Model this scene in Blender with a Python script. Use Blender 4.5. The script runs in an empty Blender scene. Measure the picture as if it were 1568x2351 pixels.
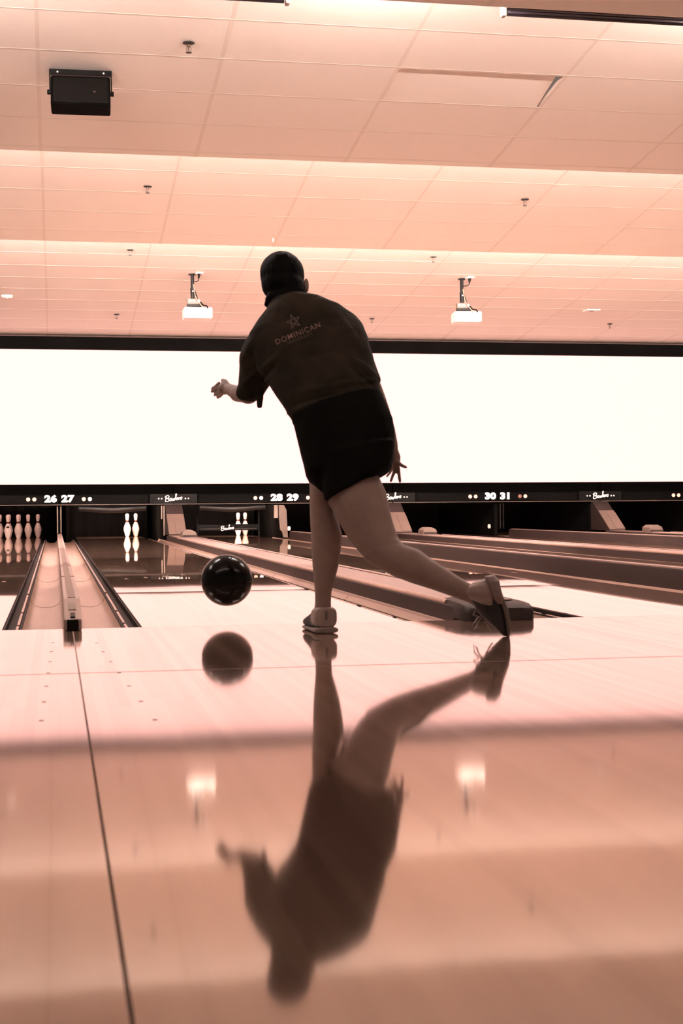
import bpy, bmesh, math, random
from mathutils import Vector, Matrix, noise
random.seed(7)
sc = bpy.context.scene
C = sc.collection

# ------------------------------------------------------------------ camera, world, exposure
F, YAW, PIT, ROL, CH, CX, CD = 3422.7, .1899, -.0036, -.0078, .4669, -.0637, 5.89
s_, c_ = math.sin(YAW), math.cos(YAW)
FH = Vector((s_, c_, 0)); RT = Vector((c_, -s_, 0)); UPW = Vector((0, 0, 1))
FW = FH * math.cos(PIT) + UPW * math.sin(PIT)
U2 = UPW * math.cos(PIT) - FH * math.sin(PIT)
AX = RT * math.cos(ROL) + U2 * math.sin(ROL)
AY = -RT * math.sin(ROL) + U2 * math.cos(ROL)
CAMP = Vector((CX, -CD, CH))
cam = bpy.data.cameras.new('camera'); co = bpy.data.objects.new('camera', cam); C.objects.link(co)
m = Matrix.Identity(4)
for i in range(3):
    m[i][0], m[i][1], m[i][2], m[i][3] = AX[i], AY[i], -FW[i], CAMP[i]
co.matrix_world = m
cam.sensor_fit = 'VERTICAL'; cam.sensor_height = 36; cam.lens = F * 36 / 2351
cam.dof.use_dof = True; cam.dof.focus_distance = 12.0; cam.dof.aperture_fstop = 8.0
cam.clip_start = .05; cam.clip_end = 200
sc.camera = co
sc.view_settings.view_transform = 'Standard'; sc.view_settings.look = 'None'
sc.view_settings.gamma = 1; sc.view_settings.exposure = 0; sc.view_settings.use_curve_mapping = False
W_ = bpy.data.worlds.new('world'); sc.world = W_; W_.use_nodes = True
W_.node_tree.nodes['Background'].inputs[0].default_value = (.9, .66, .54, 1)
W_.node_tree.nodes['Background'].inputs[1].default_value = .22
TUBE_COL = (1.0, .85, .79)
TUBE_E = (610.0, 455.0, 860.0, 58.0)
SCREEN_COL = (1.0, .552, .502); SCREEN_E = 1.80
sc.cycles.use_denoising = True
sc.cycles.max_bounces = 8; sc.cycles.diffuse_bounces = 4; sc.cycles.glossy_bounces = 4

def P(px, py, z):
    """point seen at photo pixel px,py, z metres in front of the camera"""
    return CAMP + FW * z + AX * ((px - 784) / F * z) - AY * ((py - 1175.5) / F * z)

# ------------------------------------------------------------------ materials
def mat(name, col, rough=.6, metal=0, emit=0, spec=.5, bump=0, bscale=60, var=0, vscale=8, stretch=(1, 1, 1)):
    M = bpy.data.materials.new(name); M.use_nodes = True
    nt = M.node_tree; b = nt.nodes['Principled BSDF']
    b.inputs['Base Color'].default_value = (*col, 1); b.inputs['Roughness'].default_value = rough
    b.inputs['Metallic'].default_value = metal; b.inputs['Specular IOR Level'].default_value = spec
    if emit:
        b.inputs['Emission Color'].default_value = (*col, 1); b.inputs['Emission Strength'].default_value = emit
    if bump or var:
        tc = nt.nodes.new('ShaderNodeTexCoord'); mp = nt.nodes.new('ShaderNodeMapping')
        mp.inputs['Scale'].default_value = stretch
        nt.links.new(tc.outputs['Object'], mp.inputs[0])
    if var:
        n = nt.nodes.new('ShaderNodeTexNoise'); n.inputs['Scale'].default_value = vscale; n.inputs['Detail'].default_value = 5
        nt.links.new(mp.outputs[0], n.inputs['Vector'])
        r = nt.nodes.new('ShaderNodeMapRange'); r.inputs[1].default_value = .3; r.inputs[2].default_value = .7
        r.inputs[3].default_value = 1 - var; r.inputs[4].default_value = 1 + var
        nt.links.new(n.outputs[0], r.inputs[0])
        mx = nt.nodes.new('ShaderNodeVectorMath'); mx.operation = 'SCALE'; mx.inputs[0].default_value = col
        nt.links.new(r.outputs[0], mx.inputs['Scale']); nt.links.new(mx.outputs[0], b.inputs['Base Color'])
    if bump:
        n = nt.nodes.new('ShaderNodeTexNoise'); n.inputs['Scale'].default_value = bscale; n.inputs['Detail'].default_value = 6
        nt.links.new(mp.outputs[0], n.inputs['Vector'])
        bp = nt.nodes.new('ShaderNodeBump'); bp.inputs['Strength'].default_value = bump; bp.inputs['Distance'].default_value = .01
        nt.links.new(n.outputs[0], bp.inputs['Height']); nt.links.new(bp.outputs[0], b.inputs['Normal'])
    return M

def wood_gloss(name, c1, c2, ior, f0, rough, board=.027, blen=3.0, contrast=1.0, gcol=(1, .93, .88)):
    """varnished boards running along Y: diffuse boards under a clear reflective finish"""
    M = bpy.data.materials.new(name); M.use_nodes = True; nt = M.node_tree; N = nt.nodes; L = nt.links
    N.remove(N['Principled BSDF']); out = N['Material Output']
    tc = N.new('ShaderNodeTexCoord'); sp = N.new('ShaderNodeSeparateXYZ'); L.new(tc.outputs['Object'], sp.inputs[0])
    def mth(op, a, b=None):
        n = N.new('ShaderNodeMath'); n.operation = op
        for i, v in enumerate((a, b)):
            if v is None: continue
            if isinstance(v, (int, float)): n.inputs[i].default_value = v
            else: L.new(v, n.inputs[i])
        return n.outputs[0]
    bx = mth('DIVIDE', sp.outputs['X'], board); fx = mth('FLOOR', bx)
    wn = N.new('ShaderNodeTexWhiteNoise'); wn.noise_dimensions = '1D'; L.new(fx, wn.inputs['W'])
    by = mth('FLOOR', mth('ADD', mth('DIVIDE', sp.outputs['Y'], blen), mth('MULTIPLY', wn.outputs['Value'], 7.3)))
    cv = N.new('ShaderNodeCombineXYZ'); L.new(fx, cv.inputs[0]); L.new(by, cv.inputs[1])
    w2 = N.new('ShaderNodeTexWhiteNoise'); w2.noise_dimensions = '2D'; L.new(cv.outputs[0], w2.inputs['Vector'])
    mp = N.new('ShaderNodeMapping'); mp.inputs['Scale'].default_value = (9, .5, 1); L.new(tc.outputs['Object'], mp.inputs[0])
    gn = N.new('ShaderNodeTexNoise'); gn.inputs['Scale'].default_value = 1.0; gn.inputs['Detail'].default_value = 4; L.new(mp.outputs[0], gn.inputs['Vector'])
    f = mth('ADD', mth('MULTIPLY', mth('SUBTRACT', w2.outputs['Value'], .5), .55 * contrast), mth('ADD', mth('MULTIPLY', mth('SUBTRACT', gn.outputs[0], .5), 1.6 * contrast), .5))
    edge = mth('FRACT', bx)
    ln = mth('LESS_THAN', edge, .05)
    mix = N.new('ShaderNodeMix'); mix.data_type = 'RGBA'; L.new(f, mix.inputs[0])
    mix.inputs[6].default_value = (*c1, 1); mix.inputs[7].default_value = (*c2, 1)
    dk = N.new('ShaderNodeVectorMath'); dk.operation = 'SCALE'; L.new(mix.outputs[2], dk.inputs[0])
    L.new(mth('SUBTRACT', 1.0, mth('MULTIPLY', ln, .25)), dk.inputs['Scale'])
    di = N.new('ShaderNodeBsdfDiffuse'); L.new(dk.outputs[0], di.inputs[0])
    gl = N.new('ShaderNodeBsdfGlossy'); gl.inputs['Roughness'].default_value = rough; gv = N.new('ShaderNodeVectorMath'); gv.operation = 'SCALE'; gv.inputs[0].default_value = gcol; L.new(mth('ADD', mth('MULTIPLY', mth('MINIMUM', mth('MAXIMUM', f, 0.0), 1.0), .10), .91), gv.inputs['Scale']); L.new(gv.outputs[0], gl.inputs[0])
    lw = N.new('ShaderNodeLayerWeight'); lw.inputs[0].default_value = .5
    fac = mth('ADD', mth('MULTIPLY', mth('POWER', lw.outputs['Facing'], ior), 1 - f0), f0)
    ms = N.new('ShaderNodeMixShader'); L.new(fac, ms.inputs[0]); L.new(di.outputs[0], ms.inputs[1]); L.new(gl.outputs[0], ms.inputs[2])
    L.new(ms.outputs[0], out.inputs[0])
    # gentle waviness of the varnish
    mp2 = N.new('ShaderNodeMapping'); mp2.inputs['Scale'].default_value = (2.2, .6, 1); L.new(tc.outputs['Object'], mp2.inputs[0])
    wv = N.new('ShaderNodeTexNoise'); wv.inputs['Scale'].default_value = 1.0; wv.inputs['Detail'].default_value = 1; L.new(mp2.outputs[0], wv.inputs['Vector'])
    bp = N.new('ShaderNodeBump'); bp.inputs['Strength'].default_value = .3; bp.inputs['Distance'].default_value = .003
    L.new(wv.outputs[0], bp.inputs['Height']); L.new(bp.outputs[0], gl.inputs['Normal'])
    return M

M_APP = wood_gloss('approach_boards', (.17, .10, .075), (.32, .20, .15), 3.0, .2, .058, contrast=1.0)
M_LANE = wood_gloss('lane_boards', (.34, .20, .15), (.54, .33, .245), 2.6, .28, .02, contrast=.6)
M_CEIL = mat('ceiling_tile', (.86, .755, .68), .95, spec=.1, bump=.25, bscale=90)
M_GRID = mat('ceiling_tbar', (.76, .65, .57), .6, spec=.3)
M_BLACK = mat('black_matte', (.0025, .0022, .002), .8, spec=.04, var=.3, vscale=3)
M_BLACKM = mat('black_metal', (.003, .0026, .0022), .4, spec=.12, var=.2, vscale=4)
M_MASK = mat('black_masking_laminate', (.0006, .0005, .0004), .7, spec=.02, var=.3, vscale=2)
M_STRIP = mat('dark_number_panel', (.0011, .0009, .0006), .6, spec=.05, var=.4, vscale=1.5)
M_SCREEN = mat('lit_projection_screen', SCREEN_COL, .9, emit=SCREEN_E, spec=0); M_SCREEN.node_tree.nodes['Principled BSDF'].inputs['Base Color'].default_value = (.02, .015, .012, 1)
M_NUM = mat('backlit_white', (1, .90, .80), .5, emit=1.1)
M_LOGO = mat('backlit_script', (1, .80, .70), .5, emit=1.0)
M_IND = mat('indicator_lamp', (1, .52, .38), .4, emit=.8)
M_INDW = mat('indicator_lamp_bright', (1, .88, .8), .4, emit=1.1)
M_INDD = mat('indicator_lamp_dim', (.28, .12, .08), .4, emit=.5)
M_PIN = mat('pin_plastic', (.85, .72, .64), .25, spec=.5, var=.05, vscale=10)
M_PINST = mat('pin_stripe', (.10, .03, .02), .3)
M_GUT = mat('gutter_plastic', (.42, .27, .20), .32, spec=.5, var=.12, vscale=3, stretch=(6, .6, 1), bump=.1, bscale=6)
M_CHAN = mat('bumper_channel', (.009, .006, .005), .6, spec=.12, var=.3, vscale=20, stretch=(1, .2, 1))
M_ROD = mat('bumper_rod_metal', (.55, .38, .30), .3, metal=.6, var=.2, vscale=6, stretch=(1, .3, 1))
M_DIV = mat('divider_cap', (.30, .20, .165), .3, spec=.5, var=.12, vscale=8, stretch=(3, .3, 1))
M_DIVS = mat('divider_side', (.038, .025, .0225), .5, spec=.15, var=.15, vscale=5, stretch=(1, .3, 1))  # darkness of the shaded divider faces put into the colour
M_HOOD = mat('hood_laminate', (.19, .128, .098), .45, spec=.4, var=.1, vscale=4)
M_METAL = mat('post_metal', (.34, .25, .20), .4, metal=.4, var=.3, vscale=6)
M_WHITE = mat('white_plastic', (.92, .80, .74), .45, var=.04, vscale=9)
M_BALL = mat('ball_resin', (.002, .0018, .0016), .18, spec=.16, var=.3, vscale=3)
M_HOLE = mat('ball_hole', (.001, .001, .001), .9)
M_SKIN = mat('skin', (.215, .145, .118), .6, spec=.2, var=.08, vscale=18, bump=.05, bscale=150)
M_SHIRT = mat('shirt_knit', (.022, .0165, .011), .9, spec=.1, var=.35, vscale=9, bump=.8, bscale=18)
M_SHORT = mat('shorts_cloth', (.005, .0045, .004), .9, spec=.05, var=.2, vscale=10, bump=.4, bscale=14)
M_HAIR = mat('dark_hair', (.002, .0016, .0012), .7, spec=.06, var=.4, vscale=40, bump=.6, bscale=90, stretch=(1, 1, .25))
M_PRINT = mat('shirt_print', (.15, .085, .072), .8, var=.3, vscale=60)
M_PRINTD = mat('shirt_print_dim', (.065, .04, .03), .8, var=.3, vscale=60)
M_SHOEL = mat('shoe_light_leather', (.27, .19, .16), .5, var=.15, vscale=25, bump=.1, bscale=60)
M_SHOED = mat('shoe_dark_leather', (.010, .007, .0055), .5, var=.25, vscale=25)
M_SOLE = mat('shoe_sole', (.10, .07, .06), .6, var=.15, vscale=20)
M_HEELP = mat('heel_rubber', (.20, .145, .125), .6, var=.15, vscale=20)
M_SEAM = mat('dark_seam', (.30, .18, .135), .7, var=.2, vscale=9)
M_TUBES = [mat('lit_tube', TUBE_COL, .5, emit=v) for v in TUBE_E]
M_UVT = mat('unlit_dark_tube', (.01, .008, .012), .2, var=.2, vscale=5)
M_FASC = mat('fascia_board', (.80, .68, .60), .8, var=.08, vscale=2)
M_CHROME = mat('sprinkler_metal', (.16, .11, .09), .35, metal=.8, var=.2, vscale=30)
M_DARKM = mat('sprinkler_dark', (.012, .009, .008), .5, var=.2, vscale=30)
M_EDGE = mat('masking_edge_strip', (.09, .06, .045), .5, var=.4, vscale=3)
M_CABLE = mat('pale_cable', (.45, .27, .2), .6, var=.1, vscale=30)
M_PITB = mat('pit_curtain', (.010, .0065, .0045), .5, var=.5, vscale=2.5, stretch=(1, 1, 3))  # used on the rolls; brown of the soft highlight put into the colour

# ------------------------------------------------------------------ mesh helpers
class MB:
    def __init__(s): s.v = []; s.f = []; s.mi = []; s.cur = 0
    def add(s, vs, fs):
        o = len(s.v); s.v += [tuple(v) for v in vs]; s.f += [tuple(i + o for i in f) for f in fs]; s.mi += [s.cur] * len(fs)
    def box(s, x0, x1, y0, y1, z0, z1, M=None):
        vs = [Vector((x, y, z)) for z in (z0, z1) for y in (y0, y1) for x in (x0, x1)]
        if M: vs = [M @ v for v in vs]
        s.add(vs, [(0, 2, 3, 1), (4, 5, 7, 6), (0, 1, 5, 4), (2, 6, 7, 3), (0, 4, 6, 2), (1, 3, 7, 5)])
    def rings(s, R, cap=True, close=False):
        n = len(R[0]); vs = [v for r in R for v in r]; fs = []
        for i in range(len(R) - 1 if not close else len(R)):
            for j in range(n):
                a = i * n + j; b = i * n + (j + 1) % n; k = (i + 1) % len(R)
                fs.append((a, b, k * n + (j + 1) % n, k * n + j))
        if cap and not close:
            fs.append(tuple(range(n))[::-1]); fs.append(tuple((len(R) - 1) * n + j for j in range(n)))
        s.add(vs, fs)
    def tube(s, pts, r, n=8, cap=True):
        pts = [Vector(p) for p in pts]; R = []
        rr = r if isinstance(r, (list, tuple)) else [r] * len(pts)
        up = None
        for i, p in enumerate(pts):
            t = (pts[min(i + 1, len(pts) - 1)] - pts[max(i - 1, 0)]).normalized()
            if up is None or abs(up.dot(t)) > .95: up = Vector((0, 0, 1)) if abs(t.z) < .9 else Vector((1, 0, 0))
            a = t.cross(up).normalized(); b = t.cross(a)
            R.append([p + (a * math.cos(2 * math.pi * k / n) + b * math.sin(2 * math.pi * k / n)) * rr[i] for k in range(n)])
        s.rings(R, cap)
    def lathe(s, prof, n=24, c=(0, 0, 0), M=None):
        R = [[Vector((c[0] + r * math.cos(2 * math.pi * k / n), c[1] + r * math.sin(2 * math.pi * k / n), c[2] + z)) for k in range(n)] for r, z in prof]
        if M: R = [[M @ v for v in r] for r in R]
        s.rings(R)
    def prism(s, poly, axis, a0, a1):
        """polygon extruded along axis 'x' or 'y'"""
        def mk(p, a):
            return Vector((a, p[0], p[1])) if axis == 'x' else Vector((p[0], a, p[1]))
        s.rings([[mk(p, a0) for p in poly], [mk(p, a1) for p in poly]])
    def build(s, name, mats, parent=None, smooth=False, bevel=0, seg=2):
        me = bpy.data.meshes.new(name); me.from_pydata(s.v, [], s.f); me.validate()
        for M in (mats if isinstance(mats, (list, tuple)) else [mats]): me.materials.append(M)
        if len(set(s.mi)) > 1: me.polygons.foreach_set('material_index', s.mi[:len(me.polygons)])
        bm = bmesh.new(); bm.from_mesh(me); bmesh.ops.recalc_face_normals(bm, faces=bm.faces); bm.to_mesh(me); bm.free()
        o = bpy.data.objects.new(name, me); C.objects.link(o)
        if smooth:
            me.polygons.foreach_set('use_smooth', [True] * len(me.polygons))
            me.set_sharp_from_angle(angle=math.radians(50))
        if bevel:
            b = o.modifiers.new('bevel', 'BEVEL'); b.width = bevel; b.segments = seg; b.limit_method = 'ANGLE'
        if parent: o.parent = parent
        return o

def tag(o, label=None, cat=None, group=None, kind=None):
    for k, v in (('label', label), ('category', cat), ('group', group), ('kind', kind)):
        if v: o[k] = v
    return o
def thing(name, loc, label, cat, group=None, rz=0):
    o = bpy.data.objects.new(name, None); C.objects.link(o); o.location = loc; o.rotation_euler[2] = rz
    o.empty_display_size = .05
    return tag(o, label, cat, group)
def copy_tree(o, parent=None):
    c = o.copy(); C.objects.link(c); c.parent = parent
    for ch in list(o.children): copy_tree(ch, c)
    return c
def bake(o):
    """apply modifiers to an object without operators"""
    dg = bpy.context.evaluated_depsgraph_get(); dg.update()
    me = bpy.data.meshes.new_from_object(o.evaluated_get(dg)); o.modifiers.clear(); o.data = me
    return o

# ------------------------------------------------------------------ layout numbers
LW = 1.0541; PW = 3.4215; GA = .269; GB = (PW - 2 * LW - 2 * GA) / 2; GUT = .235
YM = 16.92            # masking units
def T(t): return t - CD   # distance in front of camera -> world Y

# ------------------------------------------------------------------ approach floor
def appz(y):
    t = y + CD
    return 0 if t > 4.7 else .0034 * (4.7 - t)
b = MB()
ys = [-8 + .2 * i for i in range(41)]; ys[-1] = 0
for x0, x1 in ((-7, -.0022), (.0022, PW - .003), (PW + .003, 2 * PW - .003), (2 * PW + .003, 16)):
    R = [[(x0, y, appz(y)), (x1, y, appz(y)), (x1, y, appz(y) - .12), (x0, y, appz(y) - .12)] for y in ys]
    b.rings([[Vector(p) for p in r] for r in R])
b.cur = 1
for k in range(4):
    b.box(k * PW - .004, k * PW + .004, -8, 0, -.12, -.0006)
for k in (0, 1, 2):
    for sx in (-.075, .075):
        for i in range(7):
            yy = T(5.3 - .33 * i - (.05 if sx > 0 else 0))
            b.lathe([(.006, 0), (.006, .0006)], 10, (k * PW + sx + .012 * i * (1 if sx > 0 else -.3), yy, appz(yy)))
fl = b.build('floor', [M_APP, M_SEAM]); tag(fl, kind='structure')
b = MB()
for x0, x1, t in ((-2.2, 1.9, 4.28), (2.4, 4.6, 4.28)):
    b.box(x0, x1, T(t), T(t) + .003, appz(T(t)), appz(T(t)) + .0005)
tag(b.build('trim_1', M_SEAM), kind='structure')
# sub-floor under the gutters and the machines
b = MB(); b.box(-7, 16, 0.001, 21, -.30, -.2); tag(b.build('floor', M_BLACK), kind='structure')

# ------------------------------------------------------------------ ceiling: sloped coffered sections
SECT = [(3.75, 7.85, lambda t: 2.78 + .12 * (7.85 - t), 7.6),
        (7.85, 11.95, lambda t: 4.224 - .1137 * t, 11.85),
        (11.95, 16.05, lambda t: 4.97 - .13 * t, 13.84),
        (16.05, 22.95, lambda t: 4.836 - .095 * t, 18.13)]
SECT.insert(0, (-.35, 3.75, lambda t: 2.78 + .12 * (3.75 - t), 3.5))
TILE = (-.15 + 1.219 * 2 + .012, -.15 + 1.219 * 3 - .012, 10.052, 10.634)
SECT = [(a_, b_, (lambda t, g=g_: .982 * g(t)), d_) for a_, b_, g_, d_ in SECT]
def colx(): return [-.15 + 1.219 * n for n in range(-6, 14)]
for si, (t0, t1, zf, anc) in enumerate(SECT):
    b = MB(); th = .03
    pr = [(T(t0), zf(t0) + CH), (T(t1), zf(t1) + CH), (T(t1), zf(t1) + CH + th), (T(t0), zf(t0) + CH + th)]
    if si == 2:
        hx0, hx1, ht0, ht1 = TILE
        b.prism(pr, 'x', -7.2, hx0); b.prism(pr, 'x', hx1, 15.8)
        for q0, q1 in ((t0, ht0), (ht1, t1)):
            b.prism([(T(q0), zf(q0) + CH), (T(q1), zf(q1) + CH), (T(q1), zf(q1) + CH + th), (T(q0), zf(q0) + CH + th)], 'x', hx0, hx1)
    else:
        b.prism(pr, 'x', -7.2, 15.8)
    o = b.build('ceiling', M_CEIL); tag(o, kind='structure')
    g = MB(); d = .0013; w = .013
    for x in colx():
        g.prism([(T(t0), zf(t0) + CH - d), (T(t1), zf(t1) + CH - d), (T(t1), zf(t1) + CH), (T(t0), zf(t0) + CH)], 'x', x - w, x + w)
    n0 = math.ceil((t0 + .05 - anc) / .605); n1 = math.floor((t1 - .02 - anc) / .605)
    for n in range(n0, n1 + 1):
        t = anc + .605 * n
        g.prism([(T(t) - w, zf(t) + CH - d * 1.2), (T(t) + w, zf(t) + CH - d * 1.2), (T(t) + w, zf(t) + CH), (T(t) - w, zf(t) + CH)], 'x', -7.2, 15.8)
    g.build('grid', M_GRID, o)
    # riser up to the next section
    if si < len(SECT) - 1:
        z0 = zf(t1) + CH; z1 = SECT[si + 1][2](t1) + CH
        b = MB(); b.box(-7.2, 15.8, T(t1) - .001, T(t1) + .010, z0 - .001, z1 + .03)
        tag(b.build('trim_%d' % (si + 2), M_FASC), kind='structure')
# lit tubes behind each step, alternating with dark tubes on the nearest visible row
def strip_light(x, t, z, lit, label, L=1.2, row=0):
    e = thing('tube_light', (x, T(t), z), label, 'light fixture', 'tube lights along the ceiling steps' if lit else 'dark tube lights along the ceiling step')
    h = MB(); h.box(-L / 2, L / 2, -.02, .03, .022, .06)
    h.build('housing', M_WHITE if lit else M_BLACKM, e, bevel=.004)
    tb = MB(); tb.tube([(-L / 2 + .02, .0, 0), (L / 2 - .02, .0, 0)], .013 if lit else .018, 8)
    tb.build('tube', M_TUBES[row] if lit else M_UVT, e, smooth=True)
    for sx in (-1, 1):
        q = MB(); q.box(sx * L / 2 - .012, sx * L / 2 + .012, -.022, .03, -.022, .06)
        q.build('end_cap', M_WHITE if lit else M_METAL, e, bevel=.004)
    return e
for n in range(-2, 6):
    x = -.60 + 1.22 * n
    zz = 3.3 + .12
    if n % 2 == 0:
        strip_light(x, 8.02, 3.31, True, 'lit tube light tucked above the nearest ceiling step')
    else:
        strip_light(x, 8.14, 3.262, False, 'black unlit tube light hanging under the ceiling edge at top right')
for n in range(-2, 5):  # unseen row added to brighten the floor near the camera
    strip_light(-.6 + 1.25 * n, 3.92, 3.27, True, 'added lit tube light above the unseen ceiling step overhead', row=3)
for n in range(-3, 8):
    strip_light(-.6 + 1.25 * n, 12.10, 3.56, True, 'lit tube light hidden behind the middle ceiling step', row=1)
for n in range(-3, 10):
    strip_light(-.6 + 1.25 * n, 16.20, 3.54, True, 'lit tube light hidden behind the farthest ceiling step', row=2)

# far wall
b = MB(); b.box(-7.2, 16, 20.6, 20.8, -.3, 4.2); tag(b.build('wall_back', M_BLACK), kind='structure')

# ------------------------------------------------------------------ projection screen over the lanes
ZB, ZT = .834, 2.862
e = thing('projection_screen', (3.4, YM, ZB), 'long glowing blank projection screen spanning above all the lanes', 'screen')
b = MB(); b.box(-9.5, 11.5, .02, .05, 0, ZT - ZB); b.build('screen_surface', M_SCREEN, e)
b = MB(); b.box(-9.5, 11.5, -.06, .06, ZT - ZB, ZT - ZB + .19); b.build('top_frame', M_BLACK, e, bevel=.006)

# ------------------------------------------------------------------ script lettering strokes (joined tubes)
def script_word(bld, cx, y, cz, h, r, M=None):
    """the joined script word from the plates, drawn as strokes; unit = x height .4"""
    S = [
        [(-1.95, -.5), (-1.62, .75)],
        [(-1.95, .45), (-1.5, .8), (-1.05, .7), (-1.1, .35), (-1.6, .12), (-1.15, .05), (-1.05, -.25), (-1.45, -.55), (-1.95, -.5)],
        [(-.75, .05), (-.95, -.2), (-.8, -.45), (-.55, -.35), (-.5, -.05), (-.75, .08), (-.4, .05)],
        [(-.35, .08), (-.35, -.35), (-.15, -.4), (-.02, .0), (-.02, -.35), (.18, -.38), (.3, .12)],
        [(.3, -.1), (.5, .2), (.75, .9), (.6, .95), (.5, .2), (.52, -.3), (.7, -.3)],
        [(.7, -.25), (.95, -.05), (.95, .12), (.8, .1), (.75, -.2), (.95, -.36), (1.15, -.2)],
        [(1.15, -.35), (1.22, .12), (1.25, -.02), (1.45, .12)],
        [(1.68, .14), (1.5, -.05), (1.55, -.32), (1.78, -.34), (1.9, -.05), (1.75, .14), (2.0, .12)],
    ]
    rot = math.radians(5)
    for st in S:
        pts = []
        for i in range(len(st) - 1):
            p0 = st[max(i - 1, 0)]; p1 = st[i]; p2 = st[i + 1]; p3 = st[min(i + 2, len(st) - 1)]
            for k in range(4):
                u = k / 4
                q = [.5 * (2 * p1[d] + (p2[d] - p0[d]) * u + (2 * p0[d] - 5 * p1[d] + 4 * p2[d] - p3[d]) * u * u + (3 * p1[d] - p0[d] - 3 * p2[d] + p3[d]) * u ** 3) for d in (0, 1)]
                pts.append(q)
        pts.append(st[-1])
        q = []
        for a_, z_ in pts:
            a2 = a_ * math.cos(rot) - z_ * math.sin(rot); z2 = a_ * math.sin(rot) + z_ * math.cos(rot)
            v = Vector((cx + a2 * h, y, cz + z2 * h)); q.append(M @ v if M else v)
        bld.tube(q, r, 6)

def text_obj(txt, size, off=.0, extr=.004, shear=0, space=1.0):
    cu = bpy.data.curves.new('t', 'FONT'); cu.body = txt; cu.size = size; cu.offset = off; cu.extrude = extr
    cu.align_x = 'CENTER'; cu.align_y = 'CENTER'; cu.resolution_u = 3; cu.space_character = space; cu.shear = shear
    o = bpy.data.objects.new('t', cu); C.objects.link(o)
    dg = bpy.context.evaluated_depsgraph_get(); dg.update()
    me = bpy.data.meshes.new_from_object(o.evaluated_get(dg))
    bpy.data.objects.remove(o); return me

# ------------------------------------------------------------------ masking units
RXZ = Matrix.Rotation(math.radians(90), 4, 'X')
for k in (-1, 0, 1, 2, 3):
    nums = (26 + 2 * k, 27 + 2 * k)
    X0_, X1_ = -PW / 2 + .01, PW / 2 - .01
    lb = {-1: 'black masking panel at far left, its number out of view', 0: 'black masking panel numbered 26 27 with round lamps',
          1: 'black masking panel numbered 28 29, partly behind the bowler', 2: 'black masking panel numbered 30 31',
          3: 'black masking panel at the right edge showing only two lamps'}[k]
    e = thing('masking_unit', (k * PW, YM, .52), lb, 'masking unit', 'masking units over the pins')
    b = MB(); b.prism([(-.03, .17), (-.05, .31), (.06, .31), (.06, 0.0), (-.03, 0.02)], 'x', X0_, X1_); b.build('panel', M_MASK, e, bevel=.004)
    for sx in (-1, 1):
        b = MB(); b.box(min(sx * .02, sx * 1.33), max(sx * .02, sx * 1.33), -.036, -.028, .022, .15); b.build('number_panel', M_STRIP, e)
    b = MB(); b.box(X0_, X1_, -.04, -.02, 0.0, .012); b.build('edge_strip', M_EDGE, e)
    if 0 <= k <= 3:
        for i, sx in enumerate((-1, 1)):
            me = text_obj(str(nums[i]), .135, off=.0078, extr=.003, space=1.05)
            me.transform(Matrix.Translation((sx * .125, -.042, .093)) @ RXZ @ Matrix.Scale(1.28, 4, (1, 0, 0)))
            me.materials.clear(); me.materials.append(M_NUM)
            o = bpy.data.objects.new('lane_number', me); C.objects.link(o); o.parent = e
    if k >= 0:
        for i, x in enumerate((-.455, -.365, .365, .455)):
            b = MB(); b.lathe([(.0, -.004), (.027, -.004), (.03, 0), (.03, .012)], 16, M=Matrix.Translation((x, -.036, .09)) @ Matrix.Rotation(math.radians(90), 4, 'X') @ Matrix.Rotation(math.pi, 4, 'X'))
            mm = M_IND
            if (k, i) in ((0, 3), (1, 1)): mm = M_INDW
            if k == 2 and i == 2: mm = M_INDD
            b.build('indicator_lamp', mm, e, smooth=True)
    # logo plate at the joint right of this unit
    lb = {-1: 'script logo plate at far left out of view', 0: 'script logo plate between numbers 26 27 and 28 29', 1: 'script logo plate beside the bowler right thigh',
          2: 'script logo plate right of number 31', 3: 'script logo plate at far right'}[k]
    if k in (0, 1, 2):
        e = thing('logo_plate', ((k + .5) * PW, YM - .052, .61), lb, 'logo', 'script logo plates on the masking units')
        b = MB(); b.box(-.36, .36, -.0, .02, -.075, .07); b.build('plate', M_BLACKM, e, bevel=.003)
        b = MB(); script_word(b, 0, -.012, .0, .066, .0062); b.build('script', M_LOGO, e, smooth=True)
        for x in (-.225, -.18, .18, .225):
            b = MB(); b.lathe([(.011, 0), (.011, .008)], 10, M=Matrix.Translation((x, 0, .0)) @ Matrix.Rotation(math.radians(90), 4, 'X')); b.build('dot', M_LOGO, e)

# ------------------------------------------------------------------ lanes with gutters
LANES = {26: -GA - LW, 27: GA, 28: PW - GA - LW, 29: PW + GA, 30: 2 * PW - GA - LW, 31: 2 * PW + GA, 32: 3 * PW - GA - LW, 33: 3 * PW + GA}
LLAB = {26: 'glossy bowling lane at left edge leading to the full rack of pins', 27: 'glossy bowling lane under the airborne ball, two pins at its end',
        28: 'glossy bowling lane behind the bowler legs, sweep bar at its end', 29: 'glossy bowling lane just beyond the bowler trailing shin',
        30: 'glossy bowling lane ending under number 30', 31: 'glossy bowling lane ending under number 31',
        32: 'glossy bowling lane ending right of the rightmost slanted hood', 33: 'farthest right sliver of bowling lane'}
def lanez(n, y):
    if n == 26: return 0
    t = y + CD; d = .0034
    if t < 8.4: return 0
    if t < 9.8: return d * (t - 8.4)
    return max(0, d * 1.4 - .0010 * (t - 9.8))
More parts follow.
